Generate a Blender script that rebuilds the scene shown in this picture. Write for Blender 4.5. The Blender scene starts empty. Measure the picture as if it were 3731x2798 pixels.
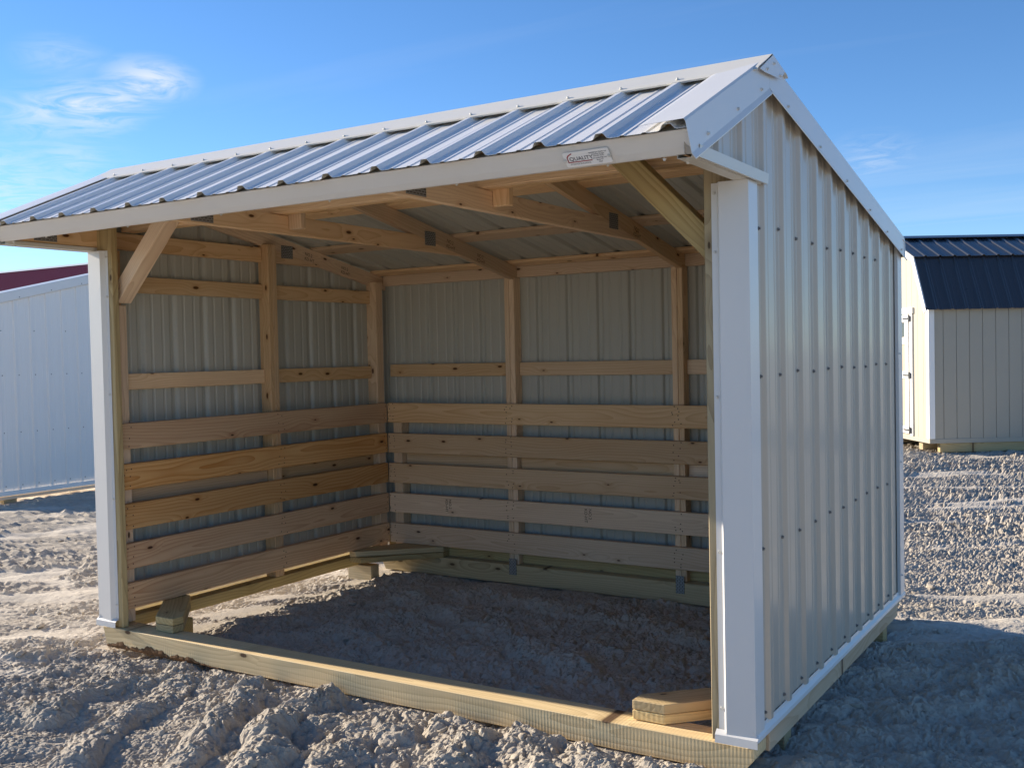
import bpy, bmesh, math, random
import numpy as np
from mathutils import Matrix, Vector

R = math.radians
scene = bpy.context.scene
COL = scene.collection
random.seed(7)
rng = np.random.default_rng(11)

# ------------------------------------------------------------------ camera
cam_data = bpy.data.cameras.new('camera')
cam_data.sensor_width = 36.0
cam_data.lens = 3763.756 / 3731.0 * 36.0
cam_data.clip_start = 0.05
cam_data.clip_end = 6000.0
cam = bpy.data.objects.new('camera', cam_data)
COL.objects.link(cam)
_r = Vector((0.84851808, 0.5287611, -0.02070659))
_u = Vector((0.00259468, 0.03497273, 0.9993849))
_f = Vector((-0.52916002, 0.84804988, -0.02830303))
_m = Matrix((_r, _u, -_f)).transposed().to_4x4()
_m.translation = Vector((1.2133, -3.5252, 1.3876))
cam.matrix_world = _m
scene.camera = cam

# ------------------------------------------------------------------ sun and sky
SUN_EL, SUN_AZ = R(19.0), R(2.0)
sun_travel = Vector((math.cos(SUN_EL) * math.cos(SUN_AZ), math.cos(SUN_EL) * math.sin(SUN_AZ), -math.sin(SUN_EL)))
sun_data = bpy.data.lights.new('sun', 'SUN')
sun_data.energy = 4.6
sun_data.angle = R(0.55)
sun_data.color = (1.0, 0.87, 0.70)
sun = bpy.data.objects.new('sun', sun_data)
sun.rotation_euler = sun_travel.to_track_quat('-Z', 'Y').to_euler()
sun.location = (-20, -2, 9)
COL.objects.link(sun)

world = bpy.data.worlds.new('World')
scene.world = world
world.use_nodes = True
wn = world.node_tree
wn.nodes.clear()
def WN(t, **kw):
    n = wn.nodes.new(t)
    for k, v in kw.items():
        setattr(n, k, v)
    return n
def wlink(a, b): wn.links.new(a, b)
def wmath(op, a, b=None, c=None, clamp=False):
    n = WN('ShaderNodeMath', operation=op, use_clamp=clamp)
    for i, v in enumerate((a, b, c)):
        if v is None: continue
        if isinstance(v, (int, float)): n.inputs[i].default_value = v
        else: wlink(v, n.inputs[i])
    return n.outputs[0]
def wvmath(op, a, b=None):
    n = WN('ShaderNodeVectorMath', operation=op)
    for i, v in enumerate((a, b)):
        if v is None: continue
        if isinstance(v, tuple): n.inputs[i].default_value = v
        else: wlink(v, n.inputs[i])
    return n
sky = WN('ShaderNodeTexSky')
sky.sky_type = 'NISHITA'
sky.sun_disc = False
sky.sun_elevation = SUN_EL
sky.sun_rotation = math.atan2(-sun_travel.x, -sun_travel.y)
sky.altitude = 2000.0
sky.air_density = 1.0
sky.dust_density = 0.0
sky.ozone_density = 3.0
tc = WN('ShaderNodeTexCoord')
dirn = wvmath('NORMALIZE', tc.outputs['Generated']).outputs[0]
sep = WN('ShaderNodeSeparateXYZ'); wlink(dirn, sep.inputs[0])
zc = wmath('MAXIMUM', sep.outputs['Z'], 0.03)
px = wmath('DIVIDE', sep.outputs['X'], zc)
py = wmath('DIVIDE', sep.outputs['Y'], zc)
comb = WN('ShaderNodeCombineXYZ'); wlink(px, comb.inputs[0]); wlink(py, comb.inputs[1])
n1 = WN('ShaderNodeTexNoise'); n1.inputs['Scale'].default_value = 2.9; n1.inputs['Detail'].default_value = 10; n1.inputs['Roughness'].default_value = 0.6; n1.inputs['Distortion'].default_value = 2.2
wlink(comb.outputs[0], n1.inputs['Vector'])
# cirrus patches: soft blobs in sky direction
def blob(d, rad):
    v = wvmath('SUBTRACT', dirn, d).outputs[0]
    v = wvmath('MULTIPLY', v, (1.0, 1.0, 2.0)).outputs[0]
    ln = wvmath('LENGTH', v).outputs['Value']
    k = wmath('DIVIDE', ln, rad)
    k = wmath('SUBTRACT', 1.0, k, clamp=True)
    return wmath('SMOOTHSTEP', k, 0.0, 1.0) if False else wmath('POWER', k, 1.3)
blobs = None
for d, rad, amp in (((-.787, .571, .222), .062, .9), ((-.806, .549, .215), .06, .6), ((-.752, .610, .247), .052, 1.0), ((-.770, .594, .232), .05, .65),
                    ((-.80, .56, .262), .05, .35), ((-.804, .567, .180), .05, .4), ((-.84, .51, .150), .16, .45), ((-.215, .962, .168), .06, .28)):
    b = wmath('MULTIPLY', blob(d, rad), amp)
    blobs = b if blobs is None else wmath('MAXIMUM', blobs, b)
wisp = wmath('MULTIPLY_ADD', n1.outputs['Fac'], 4.2, -1.5, clamp=True)
mask = wmath('MULTIPLY', blobs, wisp)
n2 = WN('ShaderNodeTexNoise'); n2.inputs['Scale'].default_value = 0.35; n2.inputs['Detail'].default_value = 6; n2.inputs['Roughness'].default_value = 0.55; n2.inputs['Distortion'].default_value = 1.2
mp = WN('ShaderNodeMapping'); mp.inputs['Scale'].default_value = (0.35, 1.5, 1.0); mp.inputs['Rotation'].default_value = (0, 0, R(25))
wlink(comb.outputs[0], mp.inputs[0]); wlink(mp.outputs[0], n2.inputs['Vector'])
veil = wmath('MULTIPLY_ADD', n2.outputs['Fac'], 1.5, -0.72, clamp=True)
veil = wmath('MULTIPLY', veil, 0.35)
mask = wmath('MAXIMUM', wmath('MULTIPLY', mask, 1.0, clamp=True), veil)
hsv = WN('ShaderNodeHueSaturation'); hsv.inputs['Saturation'].default_value = 1.12
wlink(wvmath('MULTIPLY', sky.outputs[0], (.97, .995, 1.06)).outputs[0], hsv.inputs['Color'])
mix = WN('ShaderNodeMix', data_type='RGBA')
wlink(mask, mix.inputs[0]); wlink(hsv.outputs[0], mix.inputs[6])
mix.inputs[7].default_value = (4.9, 5.2, 5.6, 1)
bg = WN('ShaderNodeBackground'); bg.inputs['Strength'].default_value = 0.072
wlink(mix.outputs[2], bg.inputs[0])
wo = WN('ShaderNodeOutputWorld'); wlink(bg.outputs[0], wo.inputs[0])

# ------------------------------------------------------------------ view
vs = scene.view_settings
vs.view_transform = 'Standard'
vs.look = 'None'
vs.exposure = 1.34
vs.gamma = 1.0
vs.use_curve_mapping = False
scene.cycles.max_bounces = 8
scene.cycles.diffuse_bounces = 5

# ------------------------------------------------------------------ materials
def newmat(name):
    m = bpy.data.materials.new(name)
    m.use_nodes = True
    nt = m.node_tree
    b = nt.nodes['Principled BSDF']
    return m, nt, b
class NB:
    """small node builder"""
    def __init__(s, nt): s.nt = nt
    def n(s, t, **kw):
        x = s.nt.nodes.new(t)
        for k, v in kw.items(): setattr(x, k, v)
        return x
    def l(s, a, b): s.nt.links.new(a, b)
    def m(s, op, a, b=None, c=None, clamp=False):
        x = s.n('ShaderNodeMath', operation=op, use_clamp=clamp)
        for i, v in enumerate((a, b, c)):
            if v is None: continue
            if isinstance(v, (int, float)): x.inputs[i].default_value = v
            else: s.l(v, x.inputs[i])
        return x.outputs[0]
    def mix(s, f, a, b, blend='MIX'):
        x = s.n('ShaderNodeMix', data_type='RGBA', blend_type=blend)
        if isinstance(f, (int, float)): x.inputs[0].default_value = f
        else: s.l(f, x.inputs[0])
        for i, v in ((6, a), (7, b)):
            if isinstance(v, tuple): x.inputs[i].default_value = (*v, 1)
            else: s.l(v, x.inputs[i])
        return x.outputs[2]
    def noise(s, vec, scale, detail=4, rough=.55, dist=0.0, out='Fac', w=None):
        x = s.n('ShaderNodeTexNoise', noise_dimensions='4D' if w is not None else '3D')
        x.inputs['Scale'].default_value = scale; x.inputs['Detail'].default_value = detail
        x.inputs['Roughness'].default_value = rough; x.inputs['Distortion'].default_value = dist
        if vec is not None: s.l(vec, x.inputs['Vector'])
        if w is not None: s.l(w, x.inputs['W'])
        return x.outputs[out]
    def mapping(s, vec, scale=(1, 1, 1), loc=(0, 0, 0)):
        x = s.n('ShaderNodeMapping'); x.inputs['Scale'].default_value = scale; x.inputs['Location'].default_value = loc
        s.l(vec, x.inputs[0]); return x.outputs[0]
    def ramp(s, f, stops):
        x = s.n('ShaderNodeValToRGB')
        e = x.color_ramp.elements
        while len(e) < len(stops): e.new(0.5)
        for i, (p, c) in enumerate(stops):
            e[i].position = p; e[i].color = (*c, 1)
        s.l(f, x.inputs[0]); return x.outputs[0]
    def bump(s, h, strength, dist):
        x = s.n('ShaderNodeBump'); x.inputs['Strength'].default_value = strength; x.inputs['Distance'].default_value = dist
        s.l(h, x.inputs['Height']); return x.outputs[0]

def wood(name, light, dark, ringdark, knot, ring_freq=150.0, ring_amt=.55, knot_scale=3.3, knots=True, rough=.62, tint=None, sawn=0.0):
    m, nt, b = newmat(name); k = NB(nt)
    tcn = k.n('ShaderNodeTexCoord'); oi = k.n('ShaderNodeObjectInfo')
    rnd = oi.outputs['Random']
    off = k.n('ShaderNodeCombineXYZ')
    k.l(k.m('MULTIPLY', rnd, 37.0), off.inputs[0])
    vec = k.n('ShaderNodeVectorMath', operation='ADD'); k.l(tcn.outputs['Object'], vec.inputs[0]); k.l(off.outputs[0], vec.inputs[1])
    v = vec.outputs[0]
    # long soft wander of the pith
    wander = k.noise(k.mapping(v, (.9, 2.5, 2.5)), 1.0, 2, .5, out='Color')
    wv = k.n('ShaderNodeVectorMath', operation='SUBTRACT'); k.l(wander, wv.inputs[0]); wv.inputs[1].default_value = (.5, .5, .5)
    wv2 = k.n('ShaderNodeVectorMath', operation='MULTIPLY'); k.l(wv.outputs[0], wv2.inputs[0]); wv2.inputs[1].default_value = (0, .16, .16)
    fine = k.noise(k.mapping(v, (3, 30, 30)), 1.0, 3, .5)
    sp = k.n('ShaderNodeVectorMath', operation='ADD'); k.l(tcn.outputs['Object'], sp.inputs[0]); k.l(wv2.outputs[0], sp.inputs[1])
    sx = k.n('ShaderNodeSeparateXYZ'); k.l(sp.outputs[0], sx.inputs[0])
    # pith position differs for each board
    r2 = k.m('FRACT', k.m('MULTIPLY', rnd, 17.31)); r3 = k.m('FRACT', k.m('MULTIPLY', rnd, 53.7))
    oy = k.m('MULTIPLY_ADD', r2, .14, -.07); oz = k.m('MULTIPLY_ADD', r3, .05, .025)
    dy = k.m('SUBTRACT', sx.outputs[1], oy); dz = k.m('SUBTRACT', sx.outputs[2], oz)
    rad = k.m('SQRT', k.m('ADD', k.m('MULTIPLY', dy, dy), k.m('MULTIPLY', dz, dz)))
    # knots pull the rings round themselves
    vo = k.n('ShaderNodeTexVoronoi', feature='F1', voronoi_dimensions='2D'); vo.inputs['Scale'].default_value = 1.0
    k.l(k.mapping(v, (knot_scale, knot_scale * 2.4, .05)), vo.inputs['Vector'])
    kd = vo.outputs['Distance']
    kpick = k.n('ShaderNodeSeparateColor'); k.l(vo.outputs['Color'], kpick.inputs[0])
    kon = k.m('GREATER_THAN', kpick.outputs[0], .48)
    pull = k.m('MULTIPLY', k.m('POWER', k.m('SUBTRACT', 1.0, k.m('MULTIPLY', kd, 2.2), clamp=True), 2.0), kon)
    if not knots: pull = k.m('MULTIPLY', pull, 0.0)
    ph = k.m('MULTIPLY_ADD', pull, .03, k.m('MULTIPLY_ADD', fine, .004, rad))
    saw = k.m('FRACT', k.m('MULTIPLY', ph, ring_freq))
    ring = k.m('POWER', saw, 2.2)
    big = k.noise(k.mapping(v, (.8, 4, 4)), 1.0, 3, .5)
    streak = k.noise(k.mapping(v, (2.0, 60, 60)), 1.0, 4, .6)
    base = k.mix(k.m('MULTIPLY_ADD', big, 1.6, -.3, clamp=True), light, dark)
    amt = k.m('MULTIPLY', k.m('MULTIPLY', ring, ring_amt), k.m('MULTIPLY_ADD', big, 1.4, .1, clamp=True))
    c = k.mix(amt, base, ringdark)
    c = k.mix(k.m('MULTIPLY_ADD', streak, .6, -.18, clamp=True), c, ringdark)
    if knots:
        core = k.m('MULTIPLY', k.m('SUBTRACT', 1.0, k.m('MULTIPLY', kd, k.m('MULTIPLY_ADD', kpick.outputs[1], 18.0, 12.0)), clamp=True), kon)
        halo = k.m('MULTIPLY', k.m('SUBTRACT', 1.0, k.m('MULTIPLY', kd, 6.5), clamp=True), kon)
        c = k.mix(k.m('MULTIPLY', halo, .6), c, ringdark)
        c = k.mix(k.m('MULTIPLY', core, 2.5, clamp=True), c, knot)
    # board to board variation
    hv = k.n('ShaderNodeHueSaturation')
    k.l(k.m('MULTIPLY_ADD', r2, .40, .78), hv.inputs['Value']); k.l(k.m('MULTIPLY_ADD', r3, .40, .82), hv.inputs['Saturation'])
    k.l(c, hv.inputs['Color'])
    k.l(hv.outputs[0], b.inputs['Base Color'])
    b.inputs['Roughness'].default_value = rough
    b.inputs['Specular IOR Level'].default_value = .3
    h = k.m('MULTIPLY_ADD', ring, -.5, streak)
    if sawn > 0:   # band-saw marks across the board
        sv = k.n('ShaderNodeSeparateXYZ'); k.l(v, sv.inputs[0])
        jitter = k.noise(k.mapping(v, (14, 6, 6)), 1.0, 3, .6)
        sw = k.m('SINE', k.m('MULTIPLY', k.m('MULTIPLY_ADD', jitter, .008, sv.outputs[0]), 2 * math.pi / .0145))
        pat = k.noise(k.mapping(v, (3, 22, 9)), 1.0, 3, .6)
        sw = k.m('MULTIPLY', sw, k.m('MULTIPLY_ADD', pat, 2.4, -.6, clamp=True))
        h = k.m('MULTIPLY_ADD', sw, sawn, h)
    k.l(k.bump(h, .5, .0012), b.inputs['Normal'])
    return m

M = {}
M['pine'] = wood('pine', (.82, .635, .43), (.70, .49, .30), (.47, .27, .13), (.10, .045, .02), ring_freq=70, ring_amt=.55, knot_scale=3.2)
M['pine_red'] = wood('pine_red', (.80, .56, .33), (.66, .41, .215), (.40, .165, .065), (.07, .03, .015), ring_freq=58, ring_amt=.65, knot_scale=2.9)
M['treated'] = wood('treated_lumber', (.56, .45, .25), (.44, .345, .18), (.26, .18, .08), (.09, .055, .025), ring_freq=62, ring_amt=.75, knot_scale=2.6, rough=.7)
M['skid'] = wood('sawn_treated_timber', (.74, .57, .30), (.60, .45, .225), (.35, .23, .09), (.10, .055, .025), ring_freq=52, ring_amt=.6, knot_scale=2.2, rough=.72, sawn=.38)

def paint(name, col, rough=.35, spec=.5, var=.05, bump=.15, metallic=0.0, coat=0.0, dirt=None):
    m, nt, b = newmat(name); k = NB(nt)
    tcn = k.n('ShaderNodeTexCoord')
    nz = k.noise(tcn.outputs['Object'], 2.3, 6, .6)
    c = k.mix(k.m('MULTIPLY', nz, 1.0), tuple(x * (1 - var) for x in col), tuple(min(1, x * (1 + var)) for x in col))
    if dirt:
        d1 = k.noise(k.mapping(tcn.outputs['Object'], (1, 1, .25)), 7.0, 6, .65)
        c = k.mix(k.m('MULTIPLY_ADD', d1, 1.2, -.62, clamp=True), c, dirt)
    k.l(c, b.inputs['Base Color'])
    rr = k.noise(tcn.outputs['Object'], 9.0, 4, .6)
    k.l(k.m('MULTIPLY_ADD', rr, .14, rough - .07), b.inputs['Roughness'])
    b.inputs['Specular IOR Level'].default_value = spec
    b.inputs['Metallic'].default_value = metallic
    b.inputs['Coat Weight'].default_value = coat
    b.inputs['Coat Roughness'].default_value = .11; b.inputs['Coat IOR'].default_value = 1.55
    if bump:
        oil = k.noise(tcn.outputs['Object'], 5.0, 2, .5)
        k.l(k.bump(oil, bump, .004), b.inputs['Normal'])
    return m
M['wall_paint'] = paint('stone_wall_paint', (.50, .44, .36), .34, .5, .012, .02, coat=.33)
M['sheet_back'] = paint('sheet_backer_grey', (.45, .45, .40), .42, .35, .012, .015)
M['roof_paint'] = paint('stone_roof_paint', (.72, .715, .70), .34, .5, .015, .04, coat=.3)
M['trim'] = paint('white_trim_paint', (.67, .668, .655), .33, .5, .02, .10, coat=.15)
M['trim_warm'] = paint('stone_trim_paint', (.62, .605, .55), .35, .5, .02, .08)
M['screw'] = paint('screw_grey', (.22, .22, .22), .45, .5, .05, 0, metallic=.6)
M['screw_white'] = paint('painted_screw', (.62, .61, .57), .4, .5, .05, 0)
M['sign_white'] = paint('sign_white', (.80, .81, .82), .4, .4, .01, 0)
M['sign_red'] = paint('sign_red', (.30, .015, .04), .5, .4, .02, 0)
M['sign_navy'] = paint('sign_navy', (.02, .03, .08), .5, .4, .02, 0)
M['sign_grey'] = paint('sign_grey', (.20, .21, .22), .5, .4, .02, 0)
M['stamp'] = paint('stamp_ink', (.10, .06, .045), .7, .2, .2, 0)
M['white_sheet'] = paint('white_wall_paint', (.74, .74, .72), .4, .45, .02, .08)
M['burgundy'] = paint('burgundy_roof_paint', (.27, .022, .032), .45, .35, .05, .03, coat=.1)
M['navy_roof'] = paint('black_blue_roof_paint', (.030, .032, .038), .30, .5, .08, .03, coat=.5)
M['siding'] = paint('tan_siding_paint', (.37, .345, .285), .6, .3, .05, .06)
M['siding_trim'] = paint('white_board_paint', (.80, .80, .78), .5, .35, .02, 0)
M['door_panel'] = paint('tan_door_paint', (.40, .33, .25), .6, .3, .05, .05)
M['black_iron'] = paint('black_iron', (.015, .015, .016), .45, .5, .1, 0)
gm, gnt, gb = newmat('window_glass'); gb.inputs['Base Color'].default_value = (.05, .06, .07, 1); gb.inputs['Roughness'].default_value = .05
M['glass'] = gm
# galvanised truss plate: steel with rows of punched slots
pm, pnt, pb = newmat('punched_steel'); k = NB(pnt)
tcn = k.n('ShaderNodeTexCoord'); br = k.n('ShaderNodeTexBrick')
br.inputs['Scale'].default_value = 1.0; br.offset = .5
br.inputs['Color1'].default_value = (.07, .065, .06, 1); br.inputs['Color2'].default_value = (.10, .09, .08, 1); br.inputs['Mortar'].default_value = (.30, .31, .31, 1)
br.inputs['Brick Width'].default_value = .022; br.inputs['Row Height'].default_value = .0105; br.inputs['Mortar Size'].default_value = .0032
k.l(tcn.outputs['Object'], br.inputs['Vector']); k.l(br.outputs['Color'], pb.inputs['Base Color'])
pb.inputs['Metallic'].default_value = .4; pb.inputs['Roughness'].default_value = .5
M['plate'] = pm
# dry mud
dm, dnt, db = newmat('dry_clay_mud'); k = NB(dnt)
tcn = k.n('ShaderNodeTexCoord'); g = tcn.outputs['Object']
a1 = k.noise(g, .9, 5, .6); a2 = k.noise(g, 9.0, 6, .65); a3 = k.noise(g, 70.0, 5, .6)
at = k.n('ShaderNodeAttribute'); at.attribute_name = 'crust'
c = k.mix(k.m('MULTIPLY_ADD', a1, 2.2, -.6, clamp=True), (.395, .352, .294), (.485, .437, .370))
c = k.mix(k.m('MULTIPLY_ADD', a2, 1.9, -.75, clamp=True), c, (.265, .235, .197))
c = k.mix(k.m('MULTIPLY_ADD', a3, 1.5, -.6, clamp=True), c, (.50, .458, .39))
c = k.mix(k.m('MULTIPLY', at.outputs['Fac'], .55), c, (.60, .555, .485))      # smooth dried crust is paler
k.l(c, db.inputs['Base Color']); db.inputs['Roughness'].default_value = .93; db.inputs['Specular IOR Level'].default_value = .12
b1 = k.noise(g, 48.0, 9, .78); b2 = k.noise(g, 190.0, 4, .7)
hh = k.m('MULTIPLY_ADD', b2, .35, b1)
k.l(k.bump(hh, .6, .011), db.inputs['Normal'])
M['mud'] = dm

# ------------------------------------------------------------------ object helpers
WORLD = {}
def place(o, parent, mat4):
    WORLD[o] = mat4
    if parent is not None:
        o.parent = parent
        o.matrix_basis = WORLD[parent].inverted() @ mat4
    else:
        o.matrix_basis = mat4
def link(o): COL.objects.link(o); return o
def thing(name, label, cat, loc, group=None):
    o = link(bpy.data.objects.new(name, None)); o.empty_display_size = .1
    place(o, None, Matrix.Translation(Vector(loc)))
    o['label'] = label; o['category'] = cat
    if group: o['group'] = group
    return o
def mesh_obj(name, verts, faces, mat, parent=None, mat4=None, smooth=False):
    me = bpy.data.meshes.new(name)
    me.from_pydata([tuple(v) for v in verts], [], faces)
    for mm in (mat if isinstance(mat, (list, tuple)) else [mat]): me.materials.append(mm)
    if smooth: me.polygons.foreach_set('use_smooth', [True] * len(me.polygons))
    me.update()
    o = link(bpy.data.objects.new(name, me))
    place(o, parent, mat4 or Matrix.Identity(4))
    return o
def inst(name, me, parent, mat4):
    o = link(bpy.data.objects.new(name, me)); place(o, parent, mat4); return o

def box_mesh(name, lx, ly, lz, mat, bev=.003):
    """box centred on the origin, edges eased"""
    bm = bmesh.new()
    bmesh.ops.create_cube(bm, size=1.0, matrix=Matrix.Diagonal((lx, ly, lz, 1)))
    if bev: bmesh.ops.bevel(bm, geom=list(bm.edges), offset=min(bev, min(lx, ly, lz) * .3), segments=1, affect='EDGES', profile=.5)
    me = bpy.data.meshes.new(name); bm.to_mesh(me); bm.free()
    me.materials.append(mat); return me
def board(name, parent, lo, hi, mat, bev=.003, jit=.0, axis=None):
    """straight board filling the box lo..hi; local X runs along its length"""
    lo, hi = Vector(lo), Vector(hi)
    s = hi - lo; c = (lo + hi) / 2
    ax = axis if axis is not None else max(range(3), key=lambda i: s[i])
    o3 = [i for i in range(3) if i != ax]
    # wide face = local Y
    if s[o3[0]] < s[o3[1]]: o3 = o3[::-1]
    X = Vector((0, 0, 0)); X[ax] = 1
    Y = Vector((0, 0, 0)); Y[o3[0]] = 1
    Z = X.cross(Y)
    me = box_mesh(name, s[ax], s[o3[0]], s[o3[1]], mat, bev)
    m4 = Matrix((X, Y, Z)).transposed().to_4x4(); m4.translation = c
    if jit: m4 = m4 @ Matrix.Rotation(random.uniform(-jit, jit), 4, 'Z')
    return inst(name, me, parent, m4)
def polyboard(name, parent, pts, plane, v0, v1, direction, mat, origin=None):
    """polygon pts in plane 'yz' or 'xz' or 'xy' extruded v0..v1; local X along direction (2D)"""
    d = Vector(direction).normalized()
    def P(a, b, v):
        if plane == 'yz': return Vector((v, a, b))
        if plane == 'xz': return Vector((a, v, b))
        return Vector((a, b, v))
    X = P(d[0], d[1], 0); Y = P(-d[1], d[0], 0); Z = X.cross(Y)
    cen = sum((P(a, b, (v0 + v1) / 2) for a, b in pts), Vector()) / len(pts)
    m4 = Matrix((X, Y, Z)).transposed().to_4x4(); m4.translation = cen
    inv = m4.inverted()
    n = len(pts)
    vs_ = [inv @ P(a, b, v0) for a, b in pts] + [inv @ P(a, b, v1) for a, b in pts]
    fs = [tuple(range(n)), tuple(range(2 * n - 1, n - 1, -1))] + [(i, i + n, (i + 1) % n + n, (i + 1) % n) for i in range(n)]
    bm = bmesh.new()
    bv = [bm.verts.new(v) for v in vs_]
    for f in fs: bm.faces.new([bv[i] for i in f])
    bmesh.ops.recalc_face_normals(bm, faces=bm.faces)
    bmesh.ops.bevel(bm, geom=list(bm.edges), offset=.0025, segments=1, affect='EDGES')
    me = bpy.data.meshes.new(name); bm.to_mesh(me); bm.free(); me.materials.append(mat)
    return inst(name, me, parent, m4)
def ribbon(name, parent, sections, mat, thick=.0012, smooth=False, offset=0.0):
    """sheet metal swept through equal-length lists of 3D points"""
    n = len(sections[0]); vs_, fs = [], []
    for s in sections: vs_ += [tuple(p) for p in s]
    for i in range(len(sections) - 1):
        for j in range(n - 1):
            a = i * n + j
            fs.append((a, a + 1, a + n + 1, a + n))
    o = mesh_obj(name, vs_, fs, mat, parent, Matrix.Identity(4), smooth)
    md = o.modifiers.new('thickness', 'SOLIDIFY'); md.thickness = thick; md.offset = offset
    return o

S = 0.2286   # rib spacing, 9 in
def rib_profile(u0, u1, rib, extra=()):
    """(u, h) points of a ribbed sheet between u0 and u1; rib = position of one major rib"""
    pts = []
    k0 = math.floor((u0 - rib) / S) - 1
    k1 = math.ceil((u1 - rib) / S) + 1
    for kk in range(k0, k1 + 1):
        c_ = rib + kk * S
        pts += [(c_ - .032, 0), (c_ - .024, .003), (c_ - .014, .0175), (c_ - .010, .019), (c_ + .010, .019), (c_ + .014, .0175), (c_ + .024, .003), (c_ + .032, 0)]
        for q in (S / 3, 2 * S / 3):
            pts += [(c_ + q - .011, 0), (c_ + q - .005, .003), (c_ + q + .005, .003), (c_ + q + .011, 0)]
    us = [p[0] for p in pts]; hs = [p[1] for p in pts]
    f = lambda u: float(np.interp(u, us, hs))
    out = [(u0, f(u0))] + [p for p in pts if u0 + 1e-4 < p[0] < u1 - 1e-4] + [(u1, f(u1))]
    for e_ in extra:
        if u0 < e_ < u1: out.append((e_, f(e_)))
    return sorted(set(out))
def sheet(name, parent, prof, P, lo, hi, mats, thick=.0012, flip=False):
    """ribbed sheet: P(u, h, t) -> 3D; lo(u), hi(u) give the run along t"""
    vs_, fs = [], []
    for u, h in prof:
        vs_.append(P(u, h, lo(u))); vs_.append(P(u, h, hi(u)))
    for i in range(len(prof) - 1):
        q = (2 * i, 2 * i + 1, 2 * i + 3, 2 * i + 2)
        fs.append(q if flip else q[::-1])
    o = mesh_obj(name, vs_, fs, mats, parent, Matrix.Identity(4))
    md = o.modifiers.new('thickness', 'SOLIDIFY'); md.thickness = thick; md.offset = -1.0
    if isinstance(mats, (list, tuple)) and len(mats) > 1:
        md.material_offset = 1; md.material_offset_rim = 0
    return o

# hex-head screw with washer, axis +Z
def screw_mesh(name, mat, s=1.0):
    bm = bmesh.new()
    bmesh.ops.create_cone(bm, cap_ends=True, segments=10, radius1=.0075 * s, radius2=.0070 * s, depth=.0022 * s, matrix=Matrix.Translation((0, 0, .0011 * s)))
    bmesh.ops.create_cone(bm, cap_ends=True, segments=6, radius1=.0048 * s, radius2=.0044 * s, depth=.006 * s, matrix=Matrix.Translation((0, 0, .005 * s)))
    me = bpy.data.meshes.new(name); bm.to_mesh(me); bm.free(); me.materials.append(mat); return me
SCREW = screw_mesh('screw', M['screw']); SCREW_W = screw_mesh('screw', M['screw_white'], .92)
def screw(parent, p, nrm, me=None):
    q = Vector(nrm).to_track_quat('Z', 'Y').to_matrix().to_4x4(); q.translation = Vector(p)
    return inst('screw', me or SCREW, parent, q)

# ================================================================== the loafing shed
L, D = 3.657, 2.54
XM = -L / 2
def mx(x): return -L - x          # mirror across the shed's centre plane
YR = .20
def zf(y): return 2.3325 + .4624 * y
def zr(y): return 2.425 - .1907 * (y - YR)
def zroof(y): return zf(y) if y < YR else zr(y)
shed = thing('loafing_shed', 'open-fronted stone-grey metal loafing shed with bare pine framing inside', 'shed', (XM, 1.25, -.14))

# ---- skids, sills and corner braces
def skid_pts(ye, yi, zb, zt): return None
front = polyboard('skid', shed, [(-3.632, -.033), (-3.60, -.135), (-.055, -.135), (-.006, -.075), (-.006, -.033)], 'xz', .003, .143, (1, 0), M['skid'])
front['label'] = 'rough-sawn treated timber skid across the open front'
_bk = []
_nb = 60
for i in range(_nb + 1):
    t_ = i / _nb; x_ = -3.598 + .86 * t_
    w_ = (.026 + .010 * math.sin(i * .31) + .006 * math.sin(i * .83 + 1) + .0045 * math.sin(i * 2.3)) * min(1, 5 * t_ + .3) * min(1, 2.6 * (1 - t_) + .02)
    _bk += [(x_, .0015, -.1355 + w_), (x_, -.0012 - .0014 * math.sin(i * 1.7), -.137 + w_ * .5), (x_, .004, -.139)]
M['bark'] = paint('bark', (.13, .075, .04), .9, .1, .5, .6)
mesh_obj('bark_edge', _bk, [(3 * i + j, 3 * i + 3 + j, 3 * i + 4 + j, 3 * i + 1 + j) for i in range(_nb) for j in (0, 1)], M['bark'], front)
back = polyboard('skid', shed, [(-3.65, -.033), (-3.585, -.16), (-.072, -.16), (-.008, -.033)], 'xz', 2.362, 2.50, (1, 0), M['treated'])
for sx_, fx in ((0, lambda x: x), (1, mx)):
    def seg(a, b): a, b = fx(a), fx(b); return (min(a, b), max(a, b))
    x0, x1 = seg(-.100, -.014)
    board('sill', shed, (x0, .147, -.066 if sx_ else -.088), (x1 if sx_ else .005, 2.358, -.001 if sx_ else -.016), M['treated'] if sx_ else M['pine'])
    for y0 in (.37, 2.03):
        x0, x1 = seg(-.21, .0 if y0 > 1 else -.01)
        board('block', shed, (x0, y0, -.172), (x1, y0 + .09, -.068 if sx_ else -.090), M['treated'], axis=0)
    for ply in (0, 1):
        z0 = -.031 + .039 * ply
        ft = [(-.377, .068), (-.51, .068), (-.51, .14), (-.157, .49), (-.104, .49), (-.104, .345)]
        bt = [(-.34 + (.04 if ply else 0), 2.43), (-.60, 2.43), (-.60, 2.36), (-.157 - (.0 if ply else .05), 1.93), (-.104, 1.93), (-.104, 2.09)]
        for pts in (ft, bt):
            pts = [(fx(a), b_) for a, b_ in pts]
            sgn = 1 if pts is None else 1
            dirv = (-1, -1) if (sx_ == 0) == (pts[0][1] < 1) else (1, -1)
            # the back pair lies on the sill and skid, the front pair on the skid
            polyboard('corner_brace', shed, pts, 'xy', z0 + .001, z0 + .038, dirv, M['skid'] if pts[0][1] < 1 and sx_ == 0 else M['treated'])

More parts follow.
